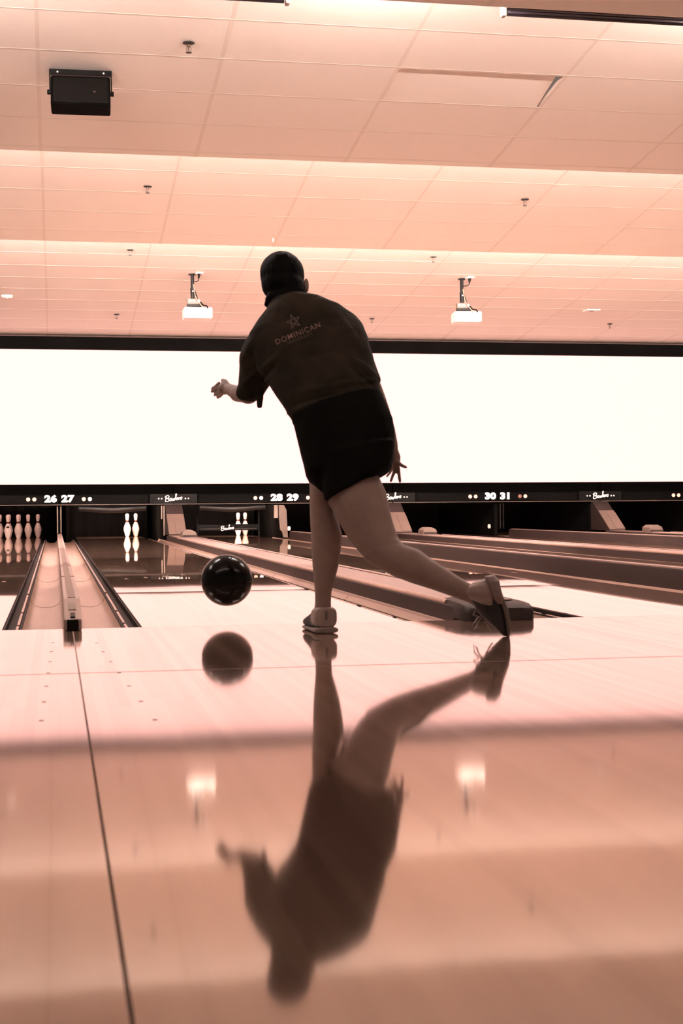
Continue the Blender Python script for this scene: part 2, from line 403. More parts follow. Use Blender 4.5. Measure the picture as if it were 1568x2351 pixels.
for n, x0 in LANES.items():
    e = thing('bowling_lane', (x0, 0, 0), LLAB[n], 'bowling lane', 'bowling lanes')
    ysl = [0.002 + .35 * i for i in range(54)] + [19.4]
    b = MB()
    b.rings([[Vector((0, y, lanez(n, y))), Vector((LW, y, lanez(n, y))), Vector((LW, y, -.06)), Vector((0, y, -.06))] for y in ysl])
    b.build('lane_surface', M_LANE, e)
    # aiming dots
    b = MB()
    for i in range(7):
        yy = 3.9 + .15 * (3 - abs(i - 3)); xx = LW / 2 + (i - 3) * .135
        b.prism([(xx - .02, 0), (xx + .02, 0), (xx, 0)], 'y', yy, yy + .001) if False else b.add([(xx - .018, yy, lanez(n, yy) + .0008), (xx + .018, yy, lanez(n, yy) + .0008), (xx, yy + .15, lanez(n, yy + .15) + .0008)], [(0, 1, 2)])
    b.build('aiming_arrows', M_SEAM, e)
    for sx, xe in ((-1, 0), (1, LW)):
        # bumper channel next to the lane, then the trough
        ch = .072
        b = MB()
        pts = []
        for i in range(13):
            a = math.pi * i / 12
            w = GUT - ch
            xx = ch + w / 2 - math.cos(a) * w / 2
            zz = -.018 - math.sin(a) ** .8 * .052
            pts.append((xe + sx * xx, zz))
        pts += [(xe + sx * (GUT - .002), -.022), (xe + sx * (GUT - .002), -.10), (xe + sx * ch, -.10)]
        b.prism(pts, 'y', .002, 18.0)
        for yy in (2.1, 4.6, 8.6, 12.5):
            pass
        b.build('gutter', M_GUT, e, smooth=True)
        b = MB(); x1, x2 = sorted((xe + sx * .001, xe + sx * .010)); b.box(x1, x2, .004, 17.9, -.09, -.004)
        x1, x2 = sorted((xe + sx * .010, xe + sx * .068)); b.box(x1, x2, .004, 17.9, -.09, -.03)
        x1, x2 = sorted((xe + sx * .062, xe + sx * .071)); b.box(x1, x2, .004, 17.9, -.09, -.012)
        ch_o = b.build('bumper_channel', M_CHAN, e)
        segs = [(.03, .35), (.42, 1.1), (1.2, 2.6), (2.75, 8), (8.1, 17.5)]
        b = MB()
        for y0, y1 in segs: b.tube([(xe + sx * .052, y0, -.018), (xe + sx * .052, y1, -.018)], .007, 8)
        b.build('bumper_rod', M_ROD, ch_o, smooth=True)
    b = MB()
    for sx, xe in ((-1, 0), (1, LW)):
        for yy in (2.35, 5.2):
            w = GUT - .072
            b.tube([(xe + sx * (.072 + w / 2 - math.cos(math.pi * i / 10) * w / 2), yy, -.0165 - math.sin(math.pi * i / 10) ** .8 * .052) for i in range(11)], .0011, 5)
    b.build('gutter_seam', M_SEAM, e)

# ------------------------------------------------------------------ lane dividers
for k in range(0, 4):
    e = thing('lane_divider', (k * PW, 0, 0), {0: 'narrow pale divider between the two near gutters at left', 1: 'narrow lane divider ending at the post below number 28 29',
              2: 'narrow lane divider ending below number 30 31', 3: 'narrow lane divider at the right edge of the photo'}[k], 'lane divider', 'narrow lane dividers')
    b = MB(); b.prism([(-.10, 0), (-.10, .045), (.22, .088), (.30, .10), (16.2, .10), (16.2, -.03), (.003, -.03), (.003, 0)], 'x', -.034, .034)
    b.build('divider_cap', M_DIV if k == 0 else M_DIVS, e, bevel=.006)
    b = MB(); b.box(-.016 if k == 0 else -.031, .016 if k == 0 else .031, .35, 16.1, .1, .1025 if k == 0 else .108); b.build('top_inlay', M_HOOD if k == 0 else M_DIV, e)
    b = MB(); b.box(-.022, .022, -.106, -.06, .0, .044); b.build('front_socket', M_BLACKM, e, bevel=.003)  # black block standing in for the shade of an open recess
    Mx = Matrix.Rotation(math.atan2(.043, .32), 4, 'X')
    b = MB(); b.box(-.009, .009, .02, .10, -.004, .006, Matrix.Translation((0, -.10, .045)) @ Mx); b.build('recess_slot', M_BLACKM, e)  # narrow upper part of the dark recess, also a black block
    b = MB(); b.box(-.015, .015, .17, .30, -.003, .004, Matrix.Translation((0, -.10, .045)) @ Mx); b.build('top_plate', M_HOOD, e, bevel=.002)
    for yy in (2.3, 3.9):
        b = MB(); b.box(-.0345, .0345, yy, yy + .08, .0995, .1015); b.build('tape_mark', M_SEAM, e)
RD = (PW - 2 * LW - 2 * GA) / 2 - GUT
for k in range(-1, 4):
    lb = {-1: 'wide ball return divider beyond the left edge', 0: 'wide ball return divider running past the bowler trailing shoe', 1: 'second wide ball return divider from the left, behind the knee',
          2: 'third wide ball return divider, below the rightmost slanted hood', 3: 'wide ball return divider at the far right'}[k]
    if k in (-1, 3): continue
    e = thing('ball_return_divider', ((k + .5) * PW, 0, 0), lb, 'lane divider', 'wide ball return dividers')
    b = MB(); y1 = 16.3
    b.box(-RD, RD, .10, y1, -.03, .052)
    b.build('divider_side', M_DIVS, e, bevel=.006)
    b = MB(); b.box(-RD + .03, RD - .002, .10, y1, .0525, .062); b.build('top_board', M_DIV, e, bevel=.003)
    for sx in (-1, 1):
        b = MB(); b.tube([(sx * (RD - .014), .25, .057), (sx * (RD - .014), 14.4, .057)], .013, 10); b.build('edge_rail', M_ROD, e, smooth=True)
        b = MB(); b.box(sx * (RD - .034) - .003, sx * (RD - .034) + .003, .25, 14.4, .06, .0645); b.build('groove', M_CHAN, e)
    # rounded nose resting on the approach
    b = MB(); R = []
    for yy, w, hh in ((.32, RD * .985, .075), (.10, RD * 1.0, .073), (.0, RD, .068), (-.05, RD * .95, .060), (-.075, RD * .86, .05), (-.08, RD * .84, .02)):
        z0 = 0.0005
        R.append([Vector((-w, yy, z0)), Vector((w, yy, z0)), Vector((w, yy, hh * .62)), Vector((w * .93, yy, hh * .92)), Vector((w * .7, yy, hh)), Vector((-w * .7, yy, hh)), Vector((-w * .93, yy, hh * .92)), Vector((-w, yy, hh * .62))])
    b.rings(R); b.build('nose_cap', M_DIVS, e, smooth=True)
    b = MB(); b.box(-.05, .09, .06, .22, .0735, .0765); b.build('nose_plate', M_HOOD, e, bevel=.001)
    # slanted hood at the pin end
    e = thing('slanted_hood', ((k + .5) * PW, YM, .0625), {0: 'tan slanted hood below the logo beside the two standing pins', 1: 'tan slanted hood mostly hidden behind the bowler thigh', 2: 'rightmost tan slanted hood with a dark left side'}[k], 'hood', 'slanted hoods at the pin end')
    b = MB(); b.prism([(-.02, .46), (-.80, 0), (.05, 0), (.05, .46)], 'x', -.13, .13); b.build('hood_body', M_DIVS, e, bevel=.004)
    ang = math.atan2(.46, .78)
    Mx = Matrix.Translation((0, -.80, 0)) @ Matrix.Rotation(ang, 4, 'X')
    b = MB(); b.box(-.128, .128, .02, .60, .0, .012, Mx); b.build('front_board', M_HOOD, e, bevel=.004)  # board stops short; the dark body above it stands in for shadow
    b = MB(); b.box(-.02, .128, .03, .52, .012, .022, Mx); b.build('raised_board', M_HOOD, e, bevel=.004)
    e = thing('ball_lift_cover', ((k + .5) * PW + .05, YM - 2.05, .0625), {0: 'small humped cover on the divider left of the covered pins', 1: 'small humped cover on the divider just right of the bowler thigh', 2: 'small humped cover on the farthest visible divider at right'}[k], 'cover', 'small humped covers on the dividers')
    b = MB(); b.prism([(-.105, 0), (-.10, .065), (-.045, .10), (.02, .10), (.085, .07), (.11, 0)], 'x' if False else 'y', -.16, .16); b.build('cover', M_HOOD, e, bevel=.01)
    b = MB(); b.box(-.095, .10, -.166, -.155, 0, .03); b.build('base_trim', M_DIVS, e)

# ------------------------------------------------------------------ kickback plates and pits
for k in range(0, 4):
    e = thing('kickback', (k * PW, 0, 0), {0: 'thin dark kickback wall with metal edge under number 26 27', 1: 'kickback wall with pale scuffed post under number 28 29', 2: 'dark kickback wall under number 30 31', 3: 'dark kickback wall at right edge'}[k], 'kickback', 'kickback walls between the pin decks')
    b = MB(); b.box(-.03, .03, 17.0, 20.5, -.1, .51); b.build('side_wall', M_BLACK, e)
    if k == 1:
        b = MB(); b.prism([(-.10, .12), (-.07, .09), (-.05, -.0), (.02, -.0), (.0, .42), (-.04, .5), (-.12, .5), (-.12, .35)], 'y', 16.70, 16.76); b.build('post', M_HOOD, e, bevel=.004)
        b = MB(); b.box(-.19, -.13, 16.72, 16.78, .30, .5); b.build('bracket', M_METAL, e, bevel=.004)
    else:
        for x in (-.028, .024):
            b = MB(); b.box(x - .006, x + .006, 16.66, 16.70, .10, .5); b.build('metal_edge', M_METAL if k == 0 else M_CHAN, e)
    if k:
        b = MB(); b.lathe([(0, -.035), (.02, -.03), (.026, 0), (.02, .03), (0, .035)], 12, (0.02 if k == 1 else -.23, 16.6, .14)); b.build('end_cap', M_WHITE if k != 2 else M_PIN, e, smooth=True)
for k in range(0, 3):
    e = thing('kickback', ((k + .5) * PW, 0, 0), {0: 'wide kickback with bright edges left of the slanted hood', 1: 'wide kickback hidden behind the bowler', 2: 'wide kickback behind the rightmost slanted hood'}[k], 'kickback', 'kickback walls between the pin decks')
    b = MB(); b.box(-.15, .15, 17.0, 20.5, -.1, .51); b.build('side_wall', M_BLACK, e)
    if k == 0:
        for x, z0 in ((-.19, .08), (-.155, .05)):
            b = MB(); b.box(x - .012, x + .006, 16.70, 16.74, z0 if x > -.18 else .3, .5); b.build('metal_edge', M_METAL, e)
b = MB()
for n, x0 in LANES.items(): pass
e = None
for n, lab in ((26, 'dim pit curtain behind the full rack of pins'), (27, 'brownish pit curtain behind the two standing pins'), (28, 'pit curtain behind the sweep bar')):
    b = MB(); x0 = LANES[n]
    R = []
    for i in range(25):
        u = i / 24
        R.append([Vector((x0 - .15 + (LW + .3) * u, 19.6 + .02 * math.sin(u * 40), -.1)), Vector((x0 - .15 + (LW + .3) * u, 19.6 + .03 * math.sin(u * 40), .9)), Vector((x0 - .15 + (LW + .3) * u, 19.62 + .03 * math.sin(u * 40), .9)), Vector((x0 - .15 + (LW + .3) * u, 19.62 + .02 * math.sin(u * 40), -.1))])
    b.rings(R); tag(b.build('pit_curtain', M_BLACK, smooth=True), lab, 'curtain', 'pit curtains')
# brown rolls added in place of the fuzzy highlight on the curtain tops
for n, lab in ((27, 'brown roll added for the soft highlight above the two standing pins'), (28, 'brown roll added for the soft highlight above the pins behind the sweep bar')):
    b = MB(); x0 = LANES[n]
    b.tube([(x0 + .02 + i / 12 * (LW - .04), 17.02, .478 - .03 * math.sin(i / 12 * math.pi) ** 2) for i in range(13)], .05, 12)
    tag(b.build('highlight_roll', M_PITB, smooth=True), lab, 'roll', 'brown rolls added for highlights above the pin decks')

# ------------------------------------------------------------------ pins
prof = [(0, 0), (.0257, 0), (.0295, .008), (.036, .019), (.0452, .057), (.0533, .086), (.0605, .1143), (.0575, .149), (.047, .184), (.0314, .219), (.0248, .2375), (.0232, .2545), (.0248, .275), (.0285, .303), (.0322, .3429), (.0305, .360), (.022, .375), (.010, .3805), (0, .381)]
def make_pin():
    e = thing('bowling_pin', (0, 0, 0), 'x', 'bowling pin')
    b = MB(); b.lathe(prof, 24); b.build('pin_body', M_PIN, e, smooth=True)
    b = MB(); b.lathe([(.0252, .2375), (.0240, .2460), (.0240, .2425)], 20) if False else b.lathe([(.0245, .236), (.0256, .2365), (.0240, .2545), (.0249, .267), (.0240, .268)], 20); b.build('neck_stripe', M_PINST, e, smooth=True)
    return e
EMB = []
pin0 = make_pin(); first = True
def put_pin(x, y, label, group, emblem=False):
    global first
    p = pin0 if first else copy_tree(pin0)
    first = False
    p.location = (x, y, 0.001); p['label'] = label; p['group'] = group
    if emblem:
        b = MB(); R = []
        for i in range(7):
            a = math.radians(-90 + (i - 3) * 9); R.append([Vector((math.cos(a) * rr, math.sin(a) * rr, z)) for rr, z in ((.0525, .165), (.0495, .178), (.042, .196), (.041, .196), (.0485, .178), (.0515, .165))])
        b.rings(R); EMB.append((b, p))
    return p
HY = 18.29
PO = [(0, 0), (-.152, .264), (.152, .264), (-.305, .528), (0, .528), (.305, .528), (-.457, .792), (-.152, .792), (.152, .792), (.457, .792)]
c26 = LANES[26] + LW / 2 - .0
names26 = ['head pin with dark emblem at front of the full rack', 'pin directly left of the head pin in the full rack', 'pin directly right of the emblem head pin in the full rack',
           'third row pin at left of the full rack', 'third row pin hidden behind the head pin', 'dim pin second from the right of the full rack', 'back row pin at far left of the full rack',
           'back row pin left of centre in the full rack', 'back row pin right of centre in the full rack', 'darkest pin at the right end of the full rack']
for i, (dx, dy) in enumerate(PO):
    put_pin(c26 + dx, HY + dy, names26[i], 'pins of the full rack at left', i == 0)
for n, a_, b_ in ((27, 'left one of the two bright standing pins', 'right one of the two bright standing pins'), (28, 'left one of the two pins behind the sweep bar', 'right one of the two pins behind the sweep bar')):
    cc = LANES[n] + LW / 2
    put_pin(cc + .305, HY + .528, a_, 'two standing pins' if n == 27 else 'two pins behind the sweep bar'); put_pin(cc + .457, HY + .792, b_, 'two standing pins' if n == 27 else 'two pins behind the sweep bar')
put_pin(LANES[33] + LW / 2 - .152, HY + .264, 'dim pin in the dark pit at the right edge of the photo', 'lone pin in the far right pit')

for b, p in EMB: b.build('emblem', M_BLACKM, p)

# sweep bar in front of pins on lane 28
e = thing('sweep_bar', (LANES[28] + LW / 2, 17.55, 0), 'black sweep bar with white script crossing in front of two pins', 'sweep bar')
b = MB(); b.box(-.50, .50, 0, .03, .105, .205); b.build('bar', M_BLACKM, e, bevel=.006)
b = MB(); b.box(-.44, .44, -.008, 0, .128, .134); b.build('light_line', M_EDGE, e)
b = MB(); script_word(b, -.02, -.012, .14, .052, .0048); b.build('script', M_LOGO, e, smooth=True)
for sx in (-1, 1):
    b = MB(); b.box(sx * .49 - .012, sx * .49 + .012, 0.031, .06, .001, .6); b.build('arm', M_BLACKM, e)
b = MB(); b.box(-.45, .10, -.0035, .0, .18, .183); b.build('thin_line', M_EDGE, e)

# pin deck lamps (each pit has its own lamp above the pins)
def pit_lamp(x, y, z, power, sx=.9):
    L_ = bpy.data.lights.new('pin_deck_lamp', 'AREA'); L_.shape = 'RECTANGLE'; L_.size = sx; L_.size_y = .08; L_.energy = power; L_.color = (1, .72, .58)
    o = bpy.data.objects.new('pin_deck_lamp', L_); C.objects.link(o); o.location = (x, y, z)
    d = Vector((x, HY + .6, .15)) - Vector((x, y, z)); o.rotation_euler = d.to_track_quat('-Z', 'Z').to_euler()
    tag(o, 'lamp above a pin deck hidden behind the masking', 'lamp', 'pin deck lamps')
pit_lamp(LANES[27] + .62, 17.8, .62, 60, .7)
pit_lamp(LANES[28] + .62, 17.8, .62, 60, .7)
pit_lamp(LANES[26] + .30, 17.2, .62, 3, .2)

# ------------------------------------------------------------------ ceiling fittings
def ceil_z(y):
    t = y + CD
    for t0, t1, zf, _ in SECT:
        if t0 <= t < t1: return zf(t) + CH
    return 3.2
def on_ceiling(px, py, lo, hi):
    """walk along the view ray until the ceiling"""
    z = lo
    while z < hi:
        p = P(px, py, z)
        if p.z >= ceil_z(p.y): return p
        z += .01
    return P(px, py, hi)
sk = None
SPR = [(433, 97, 'largest sprinkler head, nearest one at upper left'), (339, 427, 'sprinkler head on the middle ceiling section at left'), (1205, 457, 'sprinkler head on the middle ceiling section at right'),
       (299, 573, 'sprinkler head just beyond the farthest step at left'), (995, 589, 'sprinkler head just beyond the farthest step at right'),
       (268, 721, 'far sprinkler head low at left near the screen frame'), (854, 731, 'far sprinkler head beside the bowler shoulder'), (1400, 743, 'far sprinkler head at right near the screen frame')]
def make_sprinkler():
    e = thing('sprinkler_head', (0, 0, 0), 'x', 'sprinkler', 'sprinkler heads on the ceiling')
    b = MB(); b.lathe([(.0, .0), (.040, .0), (.040, -.004), (.024, -.010), (.014, -.012), (0, -.012)], 20); b.build('escutcheon', M_DARKM, e, smooth=True)
    b = MB(); b.lathe([(0, -.010), (.011, -.010), (.011, -.028), (.005, -.03), (.005, -.05), (0, -.05)], 12); b.build('sprinkler_body', M_CHROME, e, smooth=True)
    for sx in (-1, 1):
        b = MB(); b.tube([(sx * .010, 0, -.024), (sx * .017, 0, -.038), (sx * .008, 0, -.058), (0, 0, -.062)], .003, 6); b.build('frame_arm', M_CHROME, e, smooth=True)
    b = MB(); b.lathe([(0, -.060), (.020, -.062), (.020, -.065), (0, -.066)], 16); b.build('deflector', M_DARKM, e)
    return e
for i, (px, py, lab) in enumerate(SPR):
    if i == 0: sk = make_sprinkler(); e = sk
    else: e = copy_tree(sk)
    p = on_ceiling(px, py, 7, 24); e.location = (p.x, p.y, p.z - .004); e['label'] = lab
# smoke detector, small hanging hook, access plates
p = on_ceiling(16, 678, 17, 24)
e = thing('smoke_detector', (p.x, p.y, p.z), 'white round smoke detector on the ceiling at the left edge', 'smoke detector')
b = MB(); b.lathe([(0, 0), (.075, 0), (.075, -.018), (.06, -.035), (0, -.045)], 24); b.build('detector_body', M_WHITE, e, smooth=True)
b = MB(); b.lathe([(0, -.04), (.02, -.042), (.02, -.052), (0, -.054)], 12); b.build('sensor', M_CHROME, e, smooth=True)
p = on_ceiling(1358, 710, 17, 24)
e = thing('ceiling_plate', (p.x, p.y, p.z - .007), 'small pale rectangular plate on the ceiling at right', 'plate')
b = MB(); b.box(-.10, .10, -.10, .10, -.02, 0); b.build('cover_plate', M_WHITE, e, bevel=.004)
b = MB(); b.box(-.03, .03, -.03, .03, -.024, -.02); b.build('plate_button', M_CHROME, e)
p = on_ceiling(627, 545, 12, 24)
b = MB(); b.lathe([(0, 0), (.008, -.005), (.010, -.03), (.004, -.05), (0, -.05)], 8); o = b.build('ceiling_hook', M_WHITE, smooth=True); o.location = (p.x, p.y, p.z - .004); tag(o, 'tiny white hook hanging from the middle ceiling section above the head', 'hook')
# displaced tile edge on the nearest section
xa, xb, ta, tb = TILE
zq = lambda t: .982 * (4.224 - .1137 * t) + CH
b = MB()
lo = [(xa - .006, ta - .004, .034), (xb - .03, ta - .004, .050), (xb - .012, tb + .01, .001), (xa - .006, tb + .01, .0005)]
b.add([(x, T(t), zq(t) + d_) for x, t, d_ in lo] + [(x, T(t), zq(t) + d_ + .014) for x, t, d_ in lo], [(0, 1, 2, 3), (4, 7, 6, 5), (0, 4, 5, 1), (1, 5, 6, 2), (2, 6, 7, 3), (3, 7, 4, 0)])
tag(b.build('ceiling_tile', M_CEIL), 'ceiling tile pushed up out of its grid with a dark corner gap, upper right of the bowler', 'ceiling tile')
b = MB(); b.box(xa - .2, xb + .2, T(ta) - .2, T(tb) + .2, zq(ta) + .30, zq(ta) + .32); tag(b.build('trim_9', M_BLACK), kind='structure')  # black sheet put above the lifted tile to make the void dark

# hanging speaker
p = on_ceiling(185, 160, 9, 14)
e = thing('hanging_speaker', (p.x, p.y, p.z), 'black box speaker on a yoke bracket hanging at upper left', 'speaker', rz=-.03)
b = MB(); b.box(-.210, .210, -.02, .02, -.042, -.006); b.build('bracket_bar', M_BLACKM, e, bevel=.003)
for sx in (-1, 1):
    b = MB(); b.box(sx * .207 - .004, sx * .207 + .004, -.018, .018, -.17, -.02); b.build('bracket_arm', M_BLACKM, e)
    b = MB(); b.lathe([(0, -.012), (.016, -.012), (.018, 0), (.016, .010), (0, .010)], 14, M=Matrix.Translation((sx * .213, 0, -.16)) @ Matrix.Rotation(math.radians(90), 4, 'Y')); b.build('knob', M_BLACKM, e, smooth=True)
    b = MB(); b.lathe([(0, -.003), (.006, -.003), (.006, .003), (0, .003)], 10, M=Matrix.Translation((sx * .155, -.021, -.026)) @ Matrix.Rotation(math.radians(90), 4, 'X')); b.build('screw', M_WHITE, e)
Mx = Matrix.Translation((0, .0, -.175)) @ Matrix.Rotation(math.radians(-8), 4, 'X')
b = MB(); b.box(-.200, .200, -.09, .10, -.105, .10, Mx); b.build('cabinet', M_BLACK, e, bevel=.012)
b = MB(); b.box(-.185, .185, -.096, -.09, -.09, .085, Mx); b.build('back_panel', M_BLACKM, e, bevel=.004)
b = MB(); b.box(.085, .10, -.101, -.095, -.018, -.008, Mx); b.build('connector', M_CHROME, e)
b = MB(); b.tube([(.03, 0, -.055), (.075, 0, -.07), (.09, -.02, -.09)], .008, 8); b.build('cable', M_BLACKM, e, smooth=True)

# projectors
def projector(px, py0, py1, zc, lab, yaw):
    base = P(px, py1, zc)          # top of the body
    top = ceil_z(base.y); H = top - base.z
    e = thing('ceiling_projector', (base.x, base.y, base.z), lab, 'projector', 'projectors hanging from the ceiling', rz=yaw)
    L1 = H * .46
    b = MB(); b.tube([(-.06, 0, H - .0), (-.06, 0, H - L1)], .022, 14); b.build('upper_pole', M_BLACKM, e, smooth=True)
    b = MB(); b.tube([(-.06, 0, H - L1 + .02), (-.058, 0, .12)], [.028, .026], 14); b.build('lower_pole', M_BLACKM, e, smooth=True)
    b = MB(); b.lathe([(0, 0), (.05, 0), (.05, -.012), (0, -.012)], 20, (-.06, 0, H)); b.build('ceiling_flange', M_BLACKM, e)
    b = MB(); b.lathe([(0, -.004), (.009, -.004), (.009, .004), (0, .004)], 12, M=Matrix.Translation((-.057, -.030, H - L1 - .02)) @ Matrix.Rotation(math.radians(90), 4, 'X')); b.build('set_screw', M_WHITE, e)
    b = MB(); b.box(-.13, .03, -.03, .05, .05, .12); b.build('mount_block', M_HOOD, e, bevel=.006)
    b = MB(); b.box(-.13, .06, -.05, .06, .02, .05); b.build('mount_plate', M_BLACKM, e, bevel=.004)
    for i in range(3):
        b = MB(); b.lathe([(0, -.01), (.016, -.008), (.019, 0), (.019, .01)], 14, M=Matrix.Translation((-.10 + .058 * i, -.042, .088)) @ Matrix.Rotation(math.radians(-90), 4, 'X')); b.build('knob', M_WHITE, e, smooth=True)
    b = MB(); b.box(-.18, .18, -.14, .16, -.14, -.0); b.build('projector_body', M_WHITE, e, bevel=.02, seg=3)
    b = MB(); b.lathe([(0, 0), (.035, 0), (.04, .02), (.03, .022), (0, .01)], 20, M=Matrix.Translation((.10, .16, -.07)) @ Matrix.Rotation(math.radians(-90), 4, 'X')); b.build('lens', M_BLACKM, e, smooth=True)
    b = MB(); b.box(-.165, -.155, -.142, -.139, -.12, -.03); b.box(-.14, -.13, -.142, -.139, -.12, -.03); b.build('vent_slots', M_METAL, e)
    b = MB(); b.tube([(-.05, -.03, .30), (-.03, -.05, .15), (.03, -.06, .05), (.05, -.15, .0), (.05, -.16, -.03)], .006, 8); b.build('pale_cable', M_CABLE, e, smooth=True)
    b = MB(); b.tube([(-.04, .0, .25), (0, -.02, .12), (.07, -.05, .035), (.11, -.10, .02), (.12, -.15, -.015)], .009, 8); b.build('black_cable', M_BLACKM, e, smooth=True)
    b = MB(); b.tube([(.055, -.146, -.0), (.053, -.150, -.10)], .004, 6); b.build('thin_cable', M_CABLE, e, smooth=True)
    # outlet box and plug beside the pole
    f = thing('ceiling_outlet', (base.x + .02, base.y - .1, ceil_z(base.y - .1) - .002), 'white outlet with black plug beside the ' + ('left' if px < 700 else 'right') + ' projector pole', 'outlet', 'outlets beside the projector poles')
    b = MB(); b.box(-.045, .045, -.06, .06, -.02, 0); b.build('outlet_plate', M_WHITE, f, bevel=.003)
    b = MB(); b.tube([(-.005, -.01, -.02), (-.01, -.01, -.08)], [.022, .008], 12); b.build('plug', M_BLACKM, f, smooth=True)
    b = MB(); b.tube([(-.01, -.01, -.075), (-.012, 0, -.10), (-.03, .05, -.108), (-.07, .09, -.105)], .005, 8); b.build('cord', M_BLACKM, f, smooth=True)
projector(453, 600, 708, 19.0, 'white ceiling projector hanging left of the bowler head', 0.0)
projector(1071, 616, 717, 19.6, 'white ceiling projector hanging right of the bowler', -.10)

# ------------------------------------------------------------------ bowling ball
pb = P(520.5, 1332, 6.26); br = .1083
e = thing('bowling_ball', pb, 'black bowling ball in mid air above the lane', 'ball')
bm = bmesh.new(); bmesh.ops.create_uvsphere(bm, u_segments=64, v_segments=40, radius=br)
me = bpy.data.meshes.new('ball_shell'); bm.to_mesh(me); bm.free(); me.materials.append(M_BALL)
me.polygons.foreach_set('use_smooth', [True] * len(me.polygons))
o = bpy.data.objects.new('ball_shell', me); C.objects.link(o); o.parent = e
for px, py, rr in ((511, 1279, .013), (528, 1279, .013), (519, 1290.0, .0145)):
    sx = (px - 520.5) / F * 6.26; sz = (1332 - py) / F * 6.26; q = max(0.0, br * br - sx * sx - sz * sz) ** .5
    d = (AX * sx + AY * sz - FW * q).normalized()
    if py > 1285: d = (AX * .0 + AY * .93 + FW * .36).normalized()
    b = MB(); b.lathe([(0, 0), (rr, 0), (rr, .0012), (rr * .8, .0012), (rr * .75, -.004), (0, -.006)], 18, M=Matrix.Translation(d * (br - .0004)) @ d.to_track_quat('Z', 'Y').to_matrix().to_4x4())
    b.build('finger_hole', M_HOLE, e, smooth=True)

# ------------------------------------------------------------------ the bowler
def ring(c, u, v, n=20, pw=2.2):
    out = []
    for k in range(n):
        a = 2 * math.pi * k / n; ca, sa = math.cos(a), math.sin(a)
        out.append(c + u * (math.copysign(abs(ca) ** (2 / pw), ca)) + v * (math.copysign(abs(sa) ** (2 / pw), sa)))
    return out
def loft(bld, RR, cap=True, pw=2.15, n=20, dome=True):
    """RR: (Lx,Ly,Rx,Ry,z,half depth[,z right]) silhouettes in the photo, each at its own distance"""
    cs = []
    for r in RR:
        zl = r[4]; zr = r[6] if len(r) > 6 else r[4]
        Lp, Rp = P(r[0], r[1], zl), P(r[2], r[3], zr); cs.append(((Lp + Rp) / 2, (Rp - Lp) / 2, r[5], r[7] if len(r) > 7 else 0))
    R = []
    for i, (c, u, hd, drop) in enumerate(cs):
        t = (cs[min(i + 1, len(cs) - 1)][0] - cs[max(i - 1, 0)][0]).normalized()
        v = t.cross(u.normalized()).normalized() * hd
        if v.dot(FW) < 0: v = -v
        v = v + UPW * drop
        R.append(ring(c, u, v, n, pw))
    if dome:
        for end in (0, -1):
            c, u, hd, _d = cs[end]; c2 = cs[1 if end == 0 else -2][0]; t = (c - c2).normalized(); rad = min(u.length, hd)
            base = R[end]
            extra = [[c + t * rad * q + (p - c) * s for p in base] for q, s in ((.30, .88), (.52, .62), (.6, .3))]
            R = extra[::-1] + R if end == 0 else R + extra
    bld.rings(R)
def cone(bld, p, q, r0, r1, n=12, mid=None):
    """capsule from p to q"""
    p, q = Vector(p), Vector(q); t = (q - p).normalized()
    pts = [p - t * r0 * .95, p - t * r0 * .7, p - t * r0 * .35, p, p.lerp(q, .5), q, q + t * r1 * .35, q + t * r1 * .7, q + t * r1 * .95]
    rr = [r0 * .25, r0 * .7, r0 * .93, r0, (r0 + r1) / 2, r1, r1 * .93, r1 * .7, r1 * .25]
    bld.tube(pts, rr, n)
def ell(bld, c, ax, rs, n=16):
    """ellipsoid at c with axes ax (3 vectors) and radii"""
    R = []
    for i in range(1, n):
        a = math.pi * i / n
        R.append([Vector(c) + ax[2] * (math.cos(a) * rs[2]) + ax[0] * (math.sin(a) * math.cos(2 * math.pi * k / n) * rs[0]) + ax[1] * (math.sin(a) * math.sin(2 * math.pi * k / n) * rs[1]) for k in range(n)])
    bld.rings(R)
def fuse(bld, name, M, parent, vox, it=6, fac=.5, wr=0, wsc=9):
    o = bld.build(name, M, parent)
    md = o.modifiers.new('r', 'REMESH'); md.mode = 'VOXEL'; md.voxel_size = vox; md.use_smooth_shade = True
    md = o.modifiers.new('s', 'SMOOTH'); md.iterations = it; md.factor = fac
    bake(o)
    if wr:
        me = o.data
        for v in me.vertices:
            q = Vector((v.co.x, v.co.y, v.co.z * .55)) * wsc
            w = 1 - abs(noise.noise(q)) * 2.4
            v.co += v.normal * wr * (w * .7 + .5 * noise.noise(q * 2.7))
    o.data.polygons.foreach_set('use_smooth', [True] * len(o.data.polygons))
    return o

Z0 = 5.52
foot = P(744, 1451, Z0); 
person = thing('person', (foot.x, foot.y, 0), 'person in dark lettered shirt and black shorts lunging after releasing the ball', 'person')
person_inv = Matrix.Translation((-foot.x, -foot.y, 0))
_P = P
def PL(px, py, z):
    v = _P(px, py, z); return Vector((v.x - foot.x, v.y - foot.y, v.z))
P = PL

body = MB()
# supporting leg (left)
loft(body, [(712, 1060, 800, 1075, 5.56, .080), (710, 1105, 775, 1112, 5.55, .078), (711, 1140, 762, 1142, 5.55, .070), (711, 1163, 764, 1163, 5.55, .064), (712, 1195, 777, 1197, 5.55, .060), (714, 1228, 786, 1228, 5.54, .060),
            (715, 1262, 783, 1262, 5.54, .055), (717, 1295, 777, 1300, 5.535, .048), (720, 1330, 769, 1332, 5.53, .040), (723, 1360, 761, 1360, 5.53, .034), (723, 1385, 760, 1386, 5.53, .034), (720, 1405, 762, 1405, 5.53, .036), (722, 1425, 764, 1425, 5.53, .036)])
